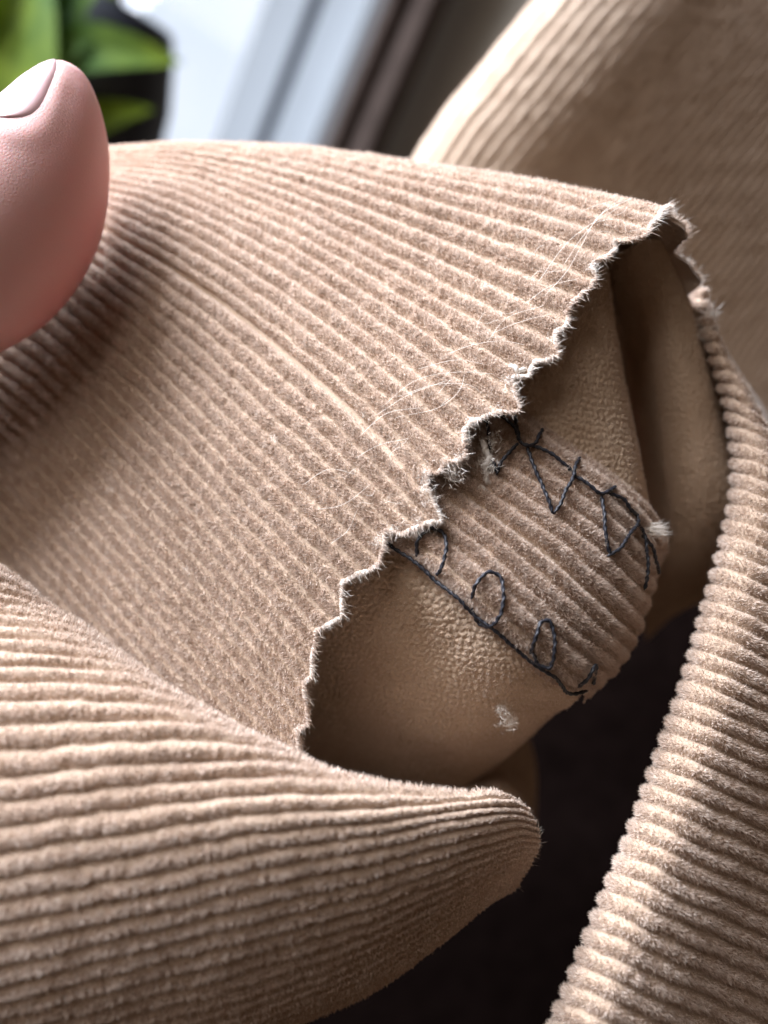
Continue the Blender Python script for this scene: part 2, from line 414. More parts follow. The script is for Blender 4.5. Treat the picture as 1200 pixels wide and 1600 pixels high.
# --- side fold with the rolled edge
F_edge = [(1085,440,156),(1098,500,153),(1130,590,149),(1152,690,145),(1150,790,141),(1132,870,138),(1102,975,135),(1072,1080,132),(1037,1180,130),(1002,1280,128),(962,1380,126),(917,1490,124.5),(877,1590,123.5),(835,1700,123)]
F_rows = []
for k, (x, y, d) in enumerate(F_edge):
    tp = np.clip((700 - y) / 250, 0, 1)            # the upper part leans and narrows behind
    wm = np.interp(y, [430, 510, 560, 600, 650, 700, 760, 830, 950, 1100], [8, 16, 34, 54, 85, 120, 170, 240, 420, 900])
    row = [(x + 95 * (1-tp) + 10*tp, y - 28*(1-tp) + 30*tp, d + 26), (x + 30*(1-tp) + 8*tp, y - 14*(1-tp) + 10*tp, d + 14), (x + 6, y - 5, d + 6), (x, y, d + 1.5), (x + 14, y + 5, d - 2.5), (x + 45, y + 15 + 25*tp, d - 4.5 + 2*tp),
        (x + 100 - 30*tp, y + 36 + 60*tp, d - 3.5 + 8*tp), (x + 190 - 90*tp, y + 68 + 130*tp, d + 1.5 + 14*tp), (x + 320 - 180*tp, y + 112 + 220*tp, d + 10 + 20*tp), (x + 460 - 260*tp, y + 160 + 300*tp, d + 22 + 28*tp)]
    F_rows.append([(x + (wm * (1 - math.exp(-(a - x) / wm)) if a > x and j > 3 else min(a - x, 0.45 * wm)), b, c + (max(a - x - wm, 0) * 0.10 if j > 3 else 0)) for j, (a, b, c) in enumerate(row)])
SF = Surf(F_rows, span=(0.2, 0.5))
fold2 = panel('ribbed_fold', SF, None, [M_CORD, M_PILE], amp=1.35, per=8, step=0.55, density=28, seed=29, flen=1.05, soft=0.7, back=0.9)

# --- inner lining (wrong side) bulging out under the flap
C_rows = [
 [(760,345,152),(830,352,149),(890,362,146),(925,368,147),(938,372,152),(925,382,165)],
 [(700,370,147),(820,380,143.5),(900,398,142),(938,412,143.5),(946,420,149),(925,430,165)],
 [(640,430,143),(780,490,139),(900,560,138),(962,590,142),(974,598,149),(945,610,166)],
 [(620,540,142.4),(780,620,138.4),(900,690,137.4),(990,735,141.4),(1003,745,149.4),(975,760,166.4)],
 [(640,600,141.9),(780,690,137.9),(900,760,136.9),(1000,822,141.4),(1020,840,147.4),(995,855,164.4)],
 [(600,680,138.8),(720,780,134.3),(850,870,132.3),(960,940,135.8),(1000,930,142.3),(985,945,159.3)],
 [(540,760,136.4),(660,850,131.1),(790,950,127.5),(890,1020,129.5),(955,1010,137),(940,1025,154)],
 [(500,820,136.8),(600,870,132.8),(720,945,128.3),(830,1035,128.3),(905,1070,134.8),(890,1085,152.8)],
 [(440,880,142.5),(560,945,138.5),(670,1020,135.583),(770,1095,136.5),(860,1108,143.5),(845,1125,158.5)],
 [(420,960,151),(520,1020,148.5),(620,1090,146.5),(720,1155,149),(800,1165,156),(790,1180,169)],
 [(410,1050,158),(490,1100,157),(570,1160,158),(650,1205,163),(730,1222,170),(730,1235,181)],
 [(400,1140,161),(470,1190,162),(540,1240,166),(610,1275,172),(680,1290,178),(690,1300,188)],
 [(390,1240,169),(450,1290,172),(520,1340,177),(590,1370,184),(650,1380,190),(660,1390,197)],
]
SC = Surf(C_rows, pitch=1.0, span=(0.1, 0.8)); SC.lookup()
lin1 = panel('lining', SC, None, [M_LINE, M_PILE], amp=0.42, per=3.2, step=0.33, density=18, flen=0.5, fw=0.09, keep=lambda x, y: (x + y > 1330), seed=41,
      lining=lambda X, us, ww: (X[..., 0] / 1.05 - X[..., 2] * 0.25, X[..., 1] / 1.25 + 0.05 * X[..., 0]))

# --- stitched seam strip lying on the lining
D_rows = [
 [(728,596,141.9),(783,634,139.9),(848,678,138.4),(907,719,137.9),(968,764,138.9),(1008,802,141.9),(1030,848,146.4),(1016,880,157.4)],
 [(724,599,139.9),(779,637,137.4),(844,681,135.4),(904,723,134.9),(964,768,135.9),(1004,806,138.9),(1029,850,143.9),(1015,883,154.4)],
 [(712,608,139),(768,646,135.5),(834,692,133.6),(894,735,133),(953,780,133.8),(992,817,137),(1024,858,142.5),(1013,888,154)],
 [(670,650,137),(735,695,133.2),(805,742,131),(880,793,130),(948,845,131),(992,888,134.5),(1012,905,140),(1000,920,152)],
 [(620,695,135.3),(690,745,131.125),(765,798,128.5),(850,862,127.3),(925,928,128.5),(970,968,132.5),(986,982,137.5),(975,1000,149.5)],
 [(575,745,134.6),(645,795,130.183),(718,850,126.467),(795,918,125.1),(872,985,126.4),(925,1025,130.1),(948,1038,134.6),(936,1055,146.6)],
 [(545,785,134.3),(610,825,130.3),(672,862,126.5),(750,928,123.8),(825,993,124.6),(885,1045,127.3),(920,1060,132.3),(916,1078,143.8)],
 [(538,794,135),(602,835,131.3),(662,870,127.95),(739,936,125.225),(813,1002,125.8),(873,1053,128.3),(914,1070,133.3),(913,1086,143.8)],
 [(532,800,137.3),(597,840,133.8),(656,876,131.1),(733,942,128.375),(807,1008,128.8),(867,1058,130.8),(909,1075,135.3),(908,1090,144.8)],
]
SD = Surf(D_rows, span=(0.2, 0.7)); SD.lookup()
strip = panel('seam_strip', SD, None, [M_CORD, M_PILE], amp=1.15, per=11, step=0.32, density=70, keep=lambda x, y: x + 0.8 * y > 1230, seed=53, flen=1.1,
      crease=[(SD.wk[4] + 0.1, 0.2, 0.7, 0.1, 0.9)])

# --- far inside face of the leg opening
E_rows = [
 [(945,408,155),(970,490,160),(990,650,172),(1002,800,182),(1006,930,189),(1008,980,202),(1008,1000,224)],
 [(965,396,150.5),(992,490,155.5),(1012,650,163),(1025,800,170),(1029,908,177),(1031,958,190),(1031,978,212)],
 [(985,386,147),(1015,495,151.5),(1038,650,156),(1054,800,161),(1058,886,168),(1060,936,181),(1060,956,203)],
 [(1010,374,145),(1047,500,149),(1076,650,152),(1098,800,157),(1102,864,164),(1104,914,177),(1104,934,199)],
 [(1034,378,146),(1078,500,150.5),(1114,650,153),(1146,800,158),(1150,842,165),(1152,892,178),(1152,912,200)],
 [(1044,388,149.5),(1088,505,154),(1132,650,159),(1172,800,163),(1176,820,170),(1178,870,183),(1178,890,205)],
]
SE = Surf(E_rows, pitch=1.0, span=(0.1, 0.6)); 
lin2 = panel('leg_lining', SE, None, [M_LINE, M_PILE], amp=0.34, per=3, step=0.42, density=8, flen=0.45, fw=0.06, seed=61,
      lining=lambda X, us, ww: (us / 1.0, ww / 1.15))

# --- mouth of the lower fold: lining that runs back into the dark
G_rows = [
 [(560,1330,172),(660,1320,166),(740,1300,158),(790,1300,150),(812,1318,142),(816,1340,140)],
 [(560,1290,178),(660,1270,172),(740,1250,165),(785,1250,158),(822,1285,152),(828,1335,150)],
 [(560,1230,190),(660,1205,184),(735,1175,181),(790,1168,186),(824,1205,196),(830,1335,205)],
 [(600,1150,215),(680,1115,217),(750,1095,222),(800,1110,238),(830,1180,258),(835,1340,265)],
]
SG = Surf(G_rows, pitch=1.0, span=(0.1, 0.9))
lin3 = panel('fold_lining', SG, None, [M_LINE, M_PILE], amp=0.34, per=2, step=0.8, density=3, flen=0.45, fw=0.06, seed=67,
      lining=lambda X, us, ww: (us / 1.05, ww / 1.15))

# --- far side of the leg, closing the tube behind
K_rows = [
 [(-600,590,223),(100,488,206),(400,468,196),(700,478,181),(900,488,166),(1030,500,157),(1104,512,153.5)],
 [(-800,700,260),(200,640,240),(600,620,228),(900,630,208),(1050,660,190),(1140,700,182)],
 [(-900,900,285),(200,840,272),(600,800,258),(900,800,236),(1080,820,215),(1240,840,205)],
 [(-900,1000,310),(200,920,300),(600,880,290),(900,880,268),(1080,890,245),(1250,900,232)],
]
SK = Surf(K_rows, pitch=1.0, span=(0.1, 0.9))
lin4 = panel('leg_wall', SK, None, [M_LINE, M_PILE], amp=0.34, per=0.5, step=2.5, density=0, seed=69,
      lining=lambda X, us, ww: (us / 1.2, ww / 1.3))

# --- back panel, out of focus
H_line = [(560,420,240),(610,325,237),(655,255,235),(700,185,234),(765,105,234),(850,0,236),(930,-95,240),(1010,-190,246)]
H_rows = []
for off, dd, f in ((-6, 40, .5), (-3, 16, .2), (0, 4, 0), (12, -2, 0), (45, -3, 0), (110, -1, .1), (220, 13, .2), (380, 37, .4), (560, 66, .6), (760, 98, .8), (960, 135, 1)):
    H_rows.append([(x + off * (0.80 + 0.1*f), y + off * (0.55 + 0.15*f), d + dd) for x, y, d in H_line])
SH = Surf(H_rows, span=(0.2, 0.8), pitch=4.0)
backp = panel('garment_panel', SH, None, [M_CORD, M_PILE], amp=1.4, per=6, step=3.0, density=1.5, seed=71, flen=0.9, fw=0.12, soft=0.7)

for o in (flap, fold1, fold2, lin1, strip, lin2, lin3, lin4, backp): adopt(o, garment)
flap['label'] = 'pinked corduroy flap with frayed zigzag edge'
strip['label'] = 'corduroy strip edged with black blanket stitches'
lin1['label'] = 'smooth wrong side of the cloth with a pebbly weave'

# --- black stitches
stitch_px = [
 [(603,835),(633,853),(657,865),(692,895),(727,924),(750,949),(779,972),(808,997),(835,1020),(867,1046),(896,1067),(912,1069)],
 [(657,864),(660,846),(674,835),(689,839),(696,863),(697,884),(690,893)],
 [(741,930),(744,913),(762,899),(773,904),(778,927),(782,957),(773,967),(759,960),(744,940)],
 [(832,1012),(831,992),(837,973),(849,969),(854,986),(858,1015),(858,1030),(846,1026),(834,1010)],
 [(897,1064),(907,1050),(916,1035),(919,1060)],
 [(754,656),(757,666),(761,679),(764,694),(765,707)],
 [(767,722),(769,730),(772,741)],
 [(771,655),(781,662),(791,669),(802,681),(808,695)],
 [(797,646),(799,667),(804,682),(809,696)],
 [(807,697),(791,716),(780,731),(774,747)],
 [(808,695),(821,704),(830,701),(836,690),(842,679)],
 [(821,702),(829,727),(840,757),(851,784),(859,808)],
 [(859,808),(870,791),(879,769),(889,750),(890,738),(899,722)],
 [(825,701),(847,714),(866,727),(888,743)],
 [(888,746),(907,761),(930,776),(941,774),(953,767)],
 [(930,775),(933,806),(937,836),(943,869)],
 [(940,870),(956,859),(971,836),(982,819),(985,803)],
 [(938,774),(960,786),(973,799),(984,808)],
 [(984,818),(992,840),(996,862),(997,890),(994,922)],
 [(992,838),(1003,855),(1010,874),(1011,893)],
]
for pts in stitch_px:
    q = []
    for k, (px, py) in enumerate(pts):
        u, w, p, nn = SD.at_px(px, py)
        lift = 1.9 if 0 < k < len(pts) - 1 else 1.4
        q.append(p + nn * lift)
    path = smooth_path(q, 0.14)
    path = path + 0.06 * np.stack([noise2(np.arange(len(path)) / 6.0, np.full(len(path), c), len(pts)) - 0.5 for c in range(3)], 1) * 2
    v, f = tube(path, 0.31, 10, ply=0.24, twist=2.4)
    adopt(build('stitch', v, f, [M_THREAD]), strip)

# --- loose fibres, tufts and ravelled yarn
def hair(surf, pts, rad=0.05, lift=0.9, name='loose_fibre', par=None, mat=M_WHITE):
    q = []
    for px, py in pts:
        u, w, p, nn = surf.at_px(px, py); q.append(p + nn * (lift + 0.5 * rng.random()))
    v, f = tube(smooth_path(q, 0.5), rad, 4)
    o = build(name, v, f, [mat], tone=np.full(len(v), 0.8)); adopt(o, par); return o
hairs = [[(905,395),(935,350),(985,322)],[(880,420),(915,370),(975,325),(1000,330)],[(840,450),(890,385),(950,340)],[(920,360),(950,352),(972,356),(975,372)],[(850,470),(885,430),(905,400)],
 [(600,640),(650,600),(720,585),(770,590)],[(620,625),(690,606),(740,612),(752,622)],[(590,655),(640,622),(700,600)],[(700,560),(740,548),(790,540),(820,545)],[(640,655),(690,640),(720,610),(725,595)],
 [(560,690),(610,650),(660,640)],[(760,540),(790,505),(850,480)],[(770,530),(810,512),(860,505),(870,515)],[(655,585),(720,570),(760,575)],[(480,760),(520,735),(560,745)],[(500,800),(540,790),(580,760)],
 [(905,340),(930,330),(960,327)],[(820,480),(860,455),(900,445)],[(560,720),(590,700),(640,690)],[(520,850),(545,830),(560,800)]]
for h in hairs: hair(SA, h, 0.035, 1.25, par=flap)
for k in range(26):
    x0, y0 = [(940,350),(840,440),(760,530),(690,610),(620,700),(560,790)][k % 6]
    x0 += rng.normal() * 22; y0 += rng.normal() * 18; an = rng.uniform(-0.9, 0.2); ln = rng.uniform(14, 34); cv = rng.normal() * 10
    pts = [(x0 + t * ln * math.cos(an) - cv * t * (1-t) * math.sin(an), y0 + t * ln * math.sin(an) + cv * t * (1-t) * math.cos(an)) for t in (0, .35, .7, 1)]
    hair(SA, pts, 0.03, 1.2, par=flap)

def yarn(pts, rad, name, par, crimp=0.35):
    p = smooth_path(PP(np.array(pts, float)), 0.2)
    s = np.arange(len(p)) * 0.2
    p = p + crimp * np.stack([np.sin(s * 2.4) * .5, np.cos(s * 2.4) * .7, np.sin(s * 1.9) * .4], 1)
    v, f = tube(p, rad, 8, ply=0.25, twist=3)
    nf = len(p) * 10; i = rng.integers(0, len(p), nf); d = unit(rng.normal(size=(nf, 3))); L = (rad * (1.2 + 1.4 * rng.random(nf)))[:, None]
    wv = unit(np.cross(d, rng.normal(size=(nf, 3)))) * 0.035
    fv = np.stack([p[i] - wv, p[i] + wv, p[i] + d * L], 1).reshape(-1, 3)
    o = build(name, np.vstack([v, fv]), f, [M_WHITE, M_WHITE], tris=len(v) + np.arange(nf * 3).reshape(-1, 3), tone=np.full(len(v) + nf * 3, 0.8)); adopt(o, par)
yarn([(634,832,127.5),(645,830,126.5),(655,820,126),(667,822,126),(678,813,126),(690,812,126.5)], 0.42, 'ravelled_yarn', flap)
yarn([(795,574,129.5),(803,573,129),(812,580,128.8),(823,578,129)], 0.42, 'ravelled_yarn', flap)
yarn([(722,706,127.5),(728,713,126.8),(733,709,127)], 0.4, 'ravelled_yarn', flap)
yarn([(752,690,130.5),(762,712,129.5),(758,735,129.5),(765,760,129.5)], 0.5, 'ravelled_yarn', strip)
yarn([(735,770,130),(750,762,129.2),(760,775,129)], 0.5, 'ravelled_yarn', strip)

cp = [SA.at_px(x, y) for x, y in ((566,648),(585,664),(605,682),(625,700),(645,722))]
def along(cp, lift): return smooth_path([p + nn * lift for _, _, p, nn in cp], 0.2)
p = along(cp, 0.35); sN = np.arange(len(p)) * 0.2
v, f = tube(p + 0.3 * np.stack([np.sin(sN * 5), np.cos(sN * 5), np.sin(sN * 4)], 1), 0.22, 6)
adopt(build('exposed_weave_yarn', v, f, [M_WHITE], tone=np.full(len(v), 0.6)), flap)
def tuft(base, dirv, n, L0, spread, name, par, wid=0.07, mat=M_WHITE, blob=0.8):
    b = PP(np.array(base, float)); d0 = unit(np.array(dirv, float))
    p = b + rng.normal(size=(n, 3)) * blob; d = unit(d0 + spread * rng.normal(size=(n, 3)))
    L = (L0 * (0.3 + 0.8 * rng.random(n)))[:, None]
    wv = unit(np.cross(d, rng.normal(size=(n, 3)))) * wid
    k = p + d * L * 0.55; tip = k + unit(d + 0.5 * rng.normal(size=(n, 3))) * L * 0.5
    v = np.stack([p - wv, p + wv, k + wv * 0.6, k - wv * 0.6, tip], 1).reshape(-1, 3)
    i = np.arange(n)[:, None] * 5
    tri = np.concatenate([i + np.array([0, 1, 2]), i + np.array([0, 2, 3]), i + np.array([3, 2, 4])])
    o = build(name, v, None, [mat], tris=tri, smooth=False, tone=np.repeat(rng.random(n), 5)); adopt(o, par)
tuft((1016,828,137), (1, -0.05, 0.2), 260, 3.6, 0.28, 'frayed_tuft', strip, blob=0.45)
tuft((812,1000,129.5), (0.5, -0.6, 0.2), 180, 3.0, 0.35, 'frayed_tuft', strip, blob=0.5)
tuft((1098,496,152), (0.5, 0.4, 0.4), 320, 2.2, 0.7, 'frayed_tuft', flap, blob=1.0)
tuft((1098,520,151), (0.2, 0, 0.6), 200, 1.8, 0.8, 'frayed_tuft', flap, blob=1.0)
tuft((664,775,126.5), (0.4, -0.6, 0.5), 260, 1.6, 0.7, 'frayed_tuft', flap, blob=0.9)
tuft((706,738,127), (0.5, -0.5, 0.5), 260, 1.6, 0.8, 'frayed_tuft', flap, blob=0.9)
tuft((645,822,127), (0.4, -0.6, 0.4), 200, 1.5, 0.8, 'frayed_tuft', flap, blob=0.8)
for (x, y, d) in ((742,668,128),(735,690,127),(726,716,126.8),(700,728,127),(675,745,126.8),(670,765,126.5),(682,790,126.3),(660,815,126.3),(620,832,127),(800,600,129),(806,620,129),(785,645,128.5),(870,535,130.5),(932,425,132),(600,850,127)):
    tuft((x - 8, y - 6, d - 1.0), (0.4, -0.3, 0.8), 70, 1.0, 0.8, 'frayed_tuft', flap, wid=0.05, blob=0.6)
for (x, y) in ((180,768),(435,690),(300,890),(760,455)):
    _, _, lp, ln = SA.at_px(x, y); lq = lp + ln * 1.6
    tuft((600 + FPX * lq[0] / -lq[2], 800 - FPX * lq[1] / -lq[2], -lq[2]), ln, 40, 0.9, 0.9, 'lint_speck', flap, wid=0.05, blob=0.35)
tuft((797,1128,137), (0, 0.2, 1), 200, 1.6, 0.9, 'frayed_tuft', lin1, blob=0.8)
tuft((786,1108,136), (0, 0.2, 1), 140, 1.4, 0.9, 'frayed_tuft', lin1, blob=0.7)
tuft((760,728,130), (0.2, 0.2, 1), 260, 1.6, 0.8, 'frayed_tuft', strip, blob=0.9)
tuft((768,690,131), (-0.2, 0.2, 1), 200, 1.6, 0.8, 'frayed_tuft', strip, blob=0.9)

# ------------------------------------------------------------------ hand
def loft(st, sides=48, cap0=True, cap1=True, n=60):
    """closed elliptic tube; st rows (px,py,d,ra_px,rb). In-plane radius ra, depth radius rb"""
    st = np.array(st, float); c = PP(st[:, :3]); ra = st[:, 3] * st[:, 2] / FPX; rb = st[:, 4]
    k = np.concatenate([[0], np.cumsum(np.linalg.norm(np.diff(c, axis=0), axis=1))])
    q = np.linspace(0, k[-1], n); c2 = herm(k, c, q); a2 = herm(k, ra, q); b2 = herm(k, rb, q)
    T = unit(np.gradient(c2, axis=0)); Z = np.array([0, 0, 1.0])
    tp = []
    for end, flag in ((0, cap0), (-1, cap1)):
        if flag:
            t = np.sin(np.linspace(0, np.pi / 2, 12)[1:])[:, None]; s = -1 if end == 0 else 1
            cc = c2[end] + s * T[end] * a2[end] * t; rr = np.sqrt(np.maximum(1 - t[:, 0] ** 2, 1e-4)); tp.append((cc, rr * a2[end], rr * b2[end], np.repeat(T[end][None], len(t), 0)))
        else: tp.append(None)
    Cc, Aa, Bb, Tt = c2, a2, b2, T
    if tp[0]: Cc = np.vstack([tp[0][0][::-1], Cc]); Aa = np.r_[tp[0][1][::-1], Aa]; Bb = np.r_[tp[0][2][::-1], Bb]; Tt = np.vstack([tp[0][3], Tt])
    if tp[1]: Cc = np.vstack([Cc, tp[1][0]]); Aa = np.r_[Aa, tp[1][1]]; Bb = np.r_[Bb, tp[1][2]]; Tt = np.vstack([Tt, tp[1][3]])
    S1 = unit(np.cross(Z, Tt)); S2 = np.cross(Tt, S1)
    return Cc, Aa, Bb, Tt, S1, S2
def loft_mesh(st, sides=40, **kw):
    Cc, Aa, Bb, Tt, S1, S2 = loft(st, **kw)
    th = np.linspace(0, 2*np.pi, sides, endpoint=False)
    v = Cc[:, None] + Aa[:, None, None] * np.cos(th)[None, :, None] * S1[:, None] + Bb[:, None, None] * np.sin(th)[None, :, None] * S2[:, None]
    n = len(Cc); i = np.arange(n - 1)[:, None] * sides + np.arange(sides); j = np.arange(n - 1)[:, None] * sides + (np.arange(sides) + 1) % sides
    q = np.stack([i, j, j + sides, i + sides], -1).reshape(-1, 4)
    vv = v.reshape(-1, 3); vv = np.vstack([vv, Cc[:1], Cc[-1:]])
    s = np.arange(sides); s2 = (s + 1) % sides; b = (n - 1) * sides
    t = np.concatenate([np.stack([s2, s, np.full(sides, n * sides)], -1), np.stack([b + s, b + s2, np.full(sides, n * sides + 1)], -1)])
    return vv, q, t
thumb_st = [(-420,640,152,150,18),(-260,545,147,132,16),(-125,462,143,128,15),(-22,382,141,143,15),(45,290,141,124,14),(80,220,142,90,11.6),(87,198,142.3,80,10.6),(94,170,142.6,66,9),(100,141,143,49,6.8),(102.5,120,143.2,34,4.9),(102.5,107,143.3,20,2.9),(102,101,143.3,8,1.2)]
parts = [thumb_st,
 [(-900,1150,205,230,26),(-720,960,192,260,28),(-560,800,180,240,26),(-430,690,168,190,22)],                     # wrist and palm
 [(-620,780,180,95,13),(-430,560,192,85,12),(-200,430,194,75,11),(-20,430,188,66,9.5)],                           # index finger behind the cloth
 [(-640,880,186,95,13),(-400,690,200,85,12),(-160,580,202,76,11),(20,580,192,66,9.5)],
 [(-660,980,188,92,13),(-420,830,202,82,12),(-190,740,204,72,10.5),(-20,740,192,62,9)],
 [(-680,1070,186,85,12),(-470,960,200,74,10.5),(-270,890,202,64,9.5),(-120,880,192,55,8)]]
vs, qs, ts, off = [], [], [], 0
for st in parts:
    v, q, t = loft_mesh(st); vs.append(v); qs.append(q + off); ts.append(t + off); off += len(v)
M_SKIN, nt, bs = newmat('skin')
n1 = noise_node(nt, 90, 4, 0.6)
pa = nt.nodes.new('ShaderNodeAttribute'); pa.attribute_name = 'blush'
ad = nt.nodes.new('ShaderNodeMath'); ad.operation = 'MULTIPLY_ADD'; ad.inputs[1].default_value = 0.5
nt.links.new(n1.outputs['Fac'], ad.inputs[0]); nt.links.new(pa.outputs['Fac'], ad.inputs[2])
r1 = ramp(nt, ad.outputs[0], (0.60, 0.36, 0.335), (0.70, 0.25, 0.235), 0.25, 1.0)
nt.links.new(r1.outputs[0], bs.inputs['Base Color'])
bs.inputs['Roughness'].default_value = 0.52; bs.inputs['Specular IOR Level'].default_value = 0.35
bs.inputs['Subsurface Weight'].default_value = 0.4; bs.inputs['Subsurface Radius'].default_value = (1.0, 0.35, 0.2); bs.inputs['Subsurface Scale'].default_value = 0.0016
tc = nt.nodes.new('ShaderNodeTexCoord'); vo = nt.nodes.new('ShaderNodeTexVoronoi'); vo.feature = 'DISTANCE_TO_EDGE'; vo.inputs['Scale'].default_value = 2000
wv_ = nt.nodes.new('ShaderNodeTexWave'); wv_.inputs['Scale'].default_value = 420; wv_.inputs['Distortion'].default_value = 5; wv_.inputs['Detail'].default_value = 2; wv_.bands_direction = 'Z'
nt.links.new(tc.outputs['Object'], vo.inputs['Vector']); nt.links.new(tc.outputs['Object'], wv_.inputs['Vector'])
sm = nt.nodes.new('ShaderNodeMath'); sm.operation = 'MULTIPLY_ADD'; sm.inputs[1].default_value = 0.08
nt.links.new(wv_.outputs['Fac'], sm.inputs[0]); nt.links.new(vo.outputs['Distance'], sm.inputs[2])
bump(nt, sm.outputs[0], bs, 0.22, 0.0002)
tmp = build('hand_raw', np.vstack(vs), np.vstack(qs), [M_SKIN], tris=np.vstack(ts))
md = tmp.modifiers.new('r', 'REMESH'); md.mode = 'VOXEL'; md.voxel_size = 1.05 * U; md.use_smooth_shade = True
ms = tmp.modifiers.new('s', 'SMOOTH'); ms.factor = 0.5; ms.iterations = 5
dg = bpy.context.evaluated_depsgraph_get()
me = bpy.data.meshes.new_from_object(tmp.evaluated_get(dg)); me.name = 'hand'
bpy.data.objects.remove(tmp)
me.materials.clear(); me.materials.append(M_SKIN)
me.polygons.foreach_set('material_index', np.zeros(len(me.polygons), np.int32)); me.polygons.foreach_set('use_smooth', np.ones(len(me.polygons), bool))
co = np.empty(len(me.vertices) * 3, np.float32); me.vertices.foreach_get('co', co); co = co.reshape(-1, 3)
lc = (co - np.array(CAMLOC)) @ RN / U; hx = 600 + FPX * lc[:, 0] / -lc[:, 2]; hy = 800 - FPX * lc[:, 1] / -lc[:, 2]
bl = np.clip((hx * 0.9 + hy * 0.35 - 120) / 160, 0, 1) * 0.6       # the pressed pad is redder than the nail side
Cc, Aa, Bb, Tt, S1, S2 = loft(thumb_st)
cum = np.concatenate([[0], np.cumsum(np.linalg.norm(np.diff(Cc, axis=0), axis=1))])
cap_n = 11
def thumb_pt(s, phi):
    """s distance along axis, phi angle from view direction towards the nail side"""
    c = np.array([np.interp(s, cum, Cc[:, k]) for k in range(3)]).T
    a = np.interp(s, cum, Aa); b = np.interp(s, cum, Bb)
    e1 = unit(np.array([np.interp(s, cum, S1[:, k]) for k in range(3)]).T); e2 = unit(np.array([np.interp(s, cum, S2[:, k]) for k in range(3)]).T)
    e1 = np.where(e1[..., :1] < 0, e1, -e1); e2 = np.where(e2[..., 2:] > 0, e2, -e2)
    return c + (a * np.sin(phi))[..., None] * e1 + (b * np.cos(phi))[..., None] * e2, unit((b * np.sin(phi))[..., None] * e1 + (a * np.cos(phi))[..., None] * e2)
s_tip = cum[-1] - 1.6; s_base = s_tip - 20.5
near = np.where((hx > -120) & (hx < 220) & (hy < 360))[0]; q = lc[near]
st_i = np.argmin(((q[:, None, :] - Cc[None]) ** 2).sum(-1), 1)
f1 = np.where(S1[:, :1] < 0, S1, -S1)[st_i]; f2 = np.where(S2[:, 2:] > 0, S2, -S2)[st_i]
rel = q - Cc[st_i]; sv_ = cum[st_i] + (rel * Tt[st_i]).sum(-1)
ph = np.arctan2((rel * f1).sum(-1) / Aa[st_i], (rel * f2).sum(-1) / Bb[st_i])
tn = (sv_ - s_base) / (s_tip - s_base); vn = (ph - np.radians(34)) / np.radians(50)
rr = (np.abs(vn) ** 4 + np.abs(2 * tn - 1) ** 4) ** 0.25
ring = 0.28 * np.exp(-((rr - 1.2) / 0.15) ** 2) * np.clip((1.0 - tn) / 0.3, 0, 1) - 0.2 * np.clip((1.04 - rr) / 0.16, 0, 1)
lc[near] = q + unit(rel) * ring[:, None]
me.vertices.foreach_set('co', W(lc).astype(np.float32).ravel()); me.update()
me.attributes.new('blush', 'FLOAT', 'POINT').data.foreach_set('value', bl.astype(np.float32))
hand = bpy.data.objects.new('person_hand', me); col.objects.link(hand)
tag(hand, 'bare hand of a person, thumb with short clean nail pressing on the cloth', 'hand')
# thumbnail plate
na, nb = 40, 40
tt = np.linspace(0, 1, na)[:, None]; vv = np.linspace(-1, 1, nb)[None]
half = np.radians(50) * np.clip(1 - (np.abs(tt - 0.5) / 0.52) ** 3.5, 0.0, 1) ** 0.5
s_ = (s_base + (s_tip - s_base) * tt) + 0 * vv; phi = np.radians(34) + half * vv
p, nn = thumb_pt(s_.ravel(), phi.ravel())
edge = np.maximum(np.abs(vv) + 0 * tt, np.abs(2 * tt - 1) + 0 * vv).ravel()
p = p + nn * (0.13 - 0.30 * np.clip((edge - 0.86) / 0.14, 0, 1) ** 2)[:, None]
M_NAIL, nt, bs = newmat('nail'); 
n1 = noise_node(nt, 90, 2); r1 = ramp(nt, n1.outputs['Fac'], (0.41, 0.25, 0.25), (0.46, 0.29, 0.29)); nt.links.new(r1.outputs[0], bs.inputs['Base Color'])
bs.inputs['Roughness'].default_value = 0.38; bs.inputs['Subsurface Weight'].default_value = 0.2; bs.inputs['Subsurface Scale'].default_value = 0.001
nail = build('thumbnail', p, gridq(na, nb), [M_NAIL], hand)

# ------------------------------------------------------------------ added sheet behind the garment, its near-black colour stands in for deep shade
M_VOID = plain_mat('shaded_void_brown', (0.0075, 0.0045, 0.004), 1.0, 0.0, 0.3, 120)
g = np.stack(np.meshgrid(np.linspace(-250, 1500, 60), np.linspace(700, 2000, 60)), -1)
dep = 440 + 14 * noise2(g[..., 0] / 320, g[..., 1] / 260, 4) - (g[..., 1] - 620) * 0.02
backdrop = build('dark_backdrop', PP(np.concatenate([g, dep[..., None]], -1)).reshape(-1, 3), gridq(60, 60), [M_VOID])
tag(backdrop, 'near-black sheet added behind the garment, its colour standing in for deep shade', None, kind='structure')

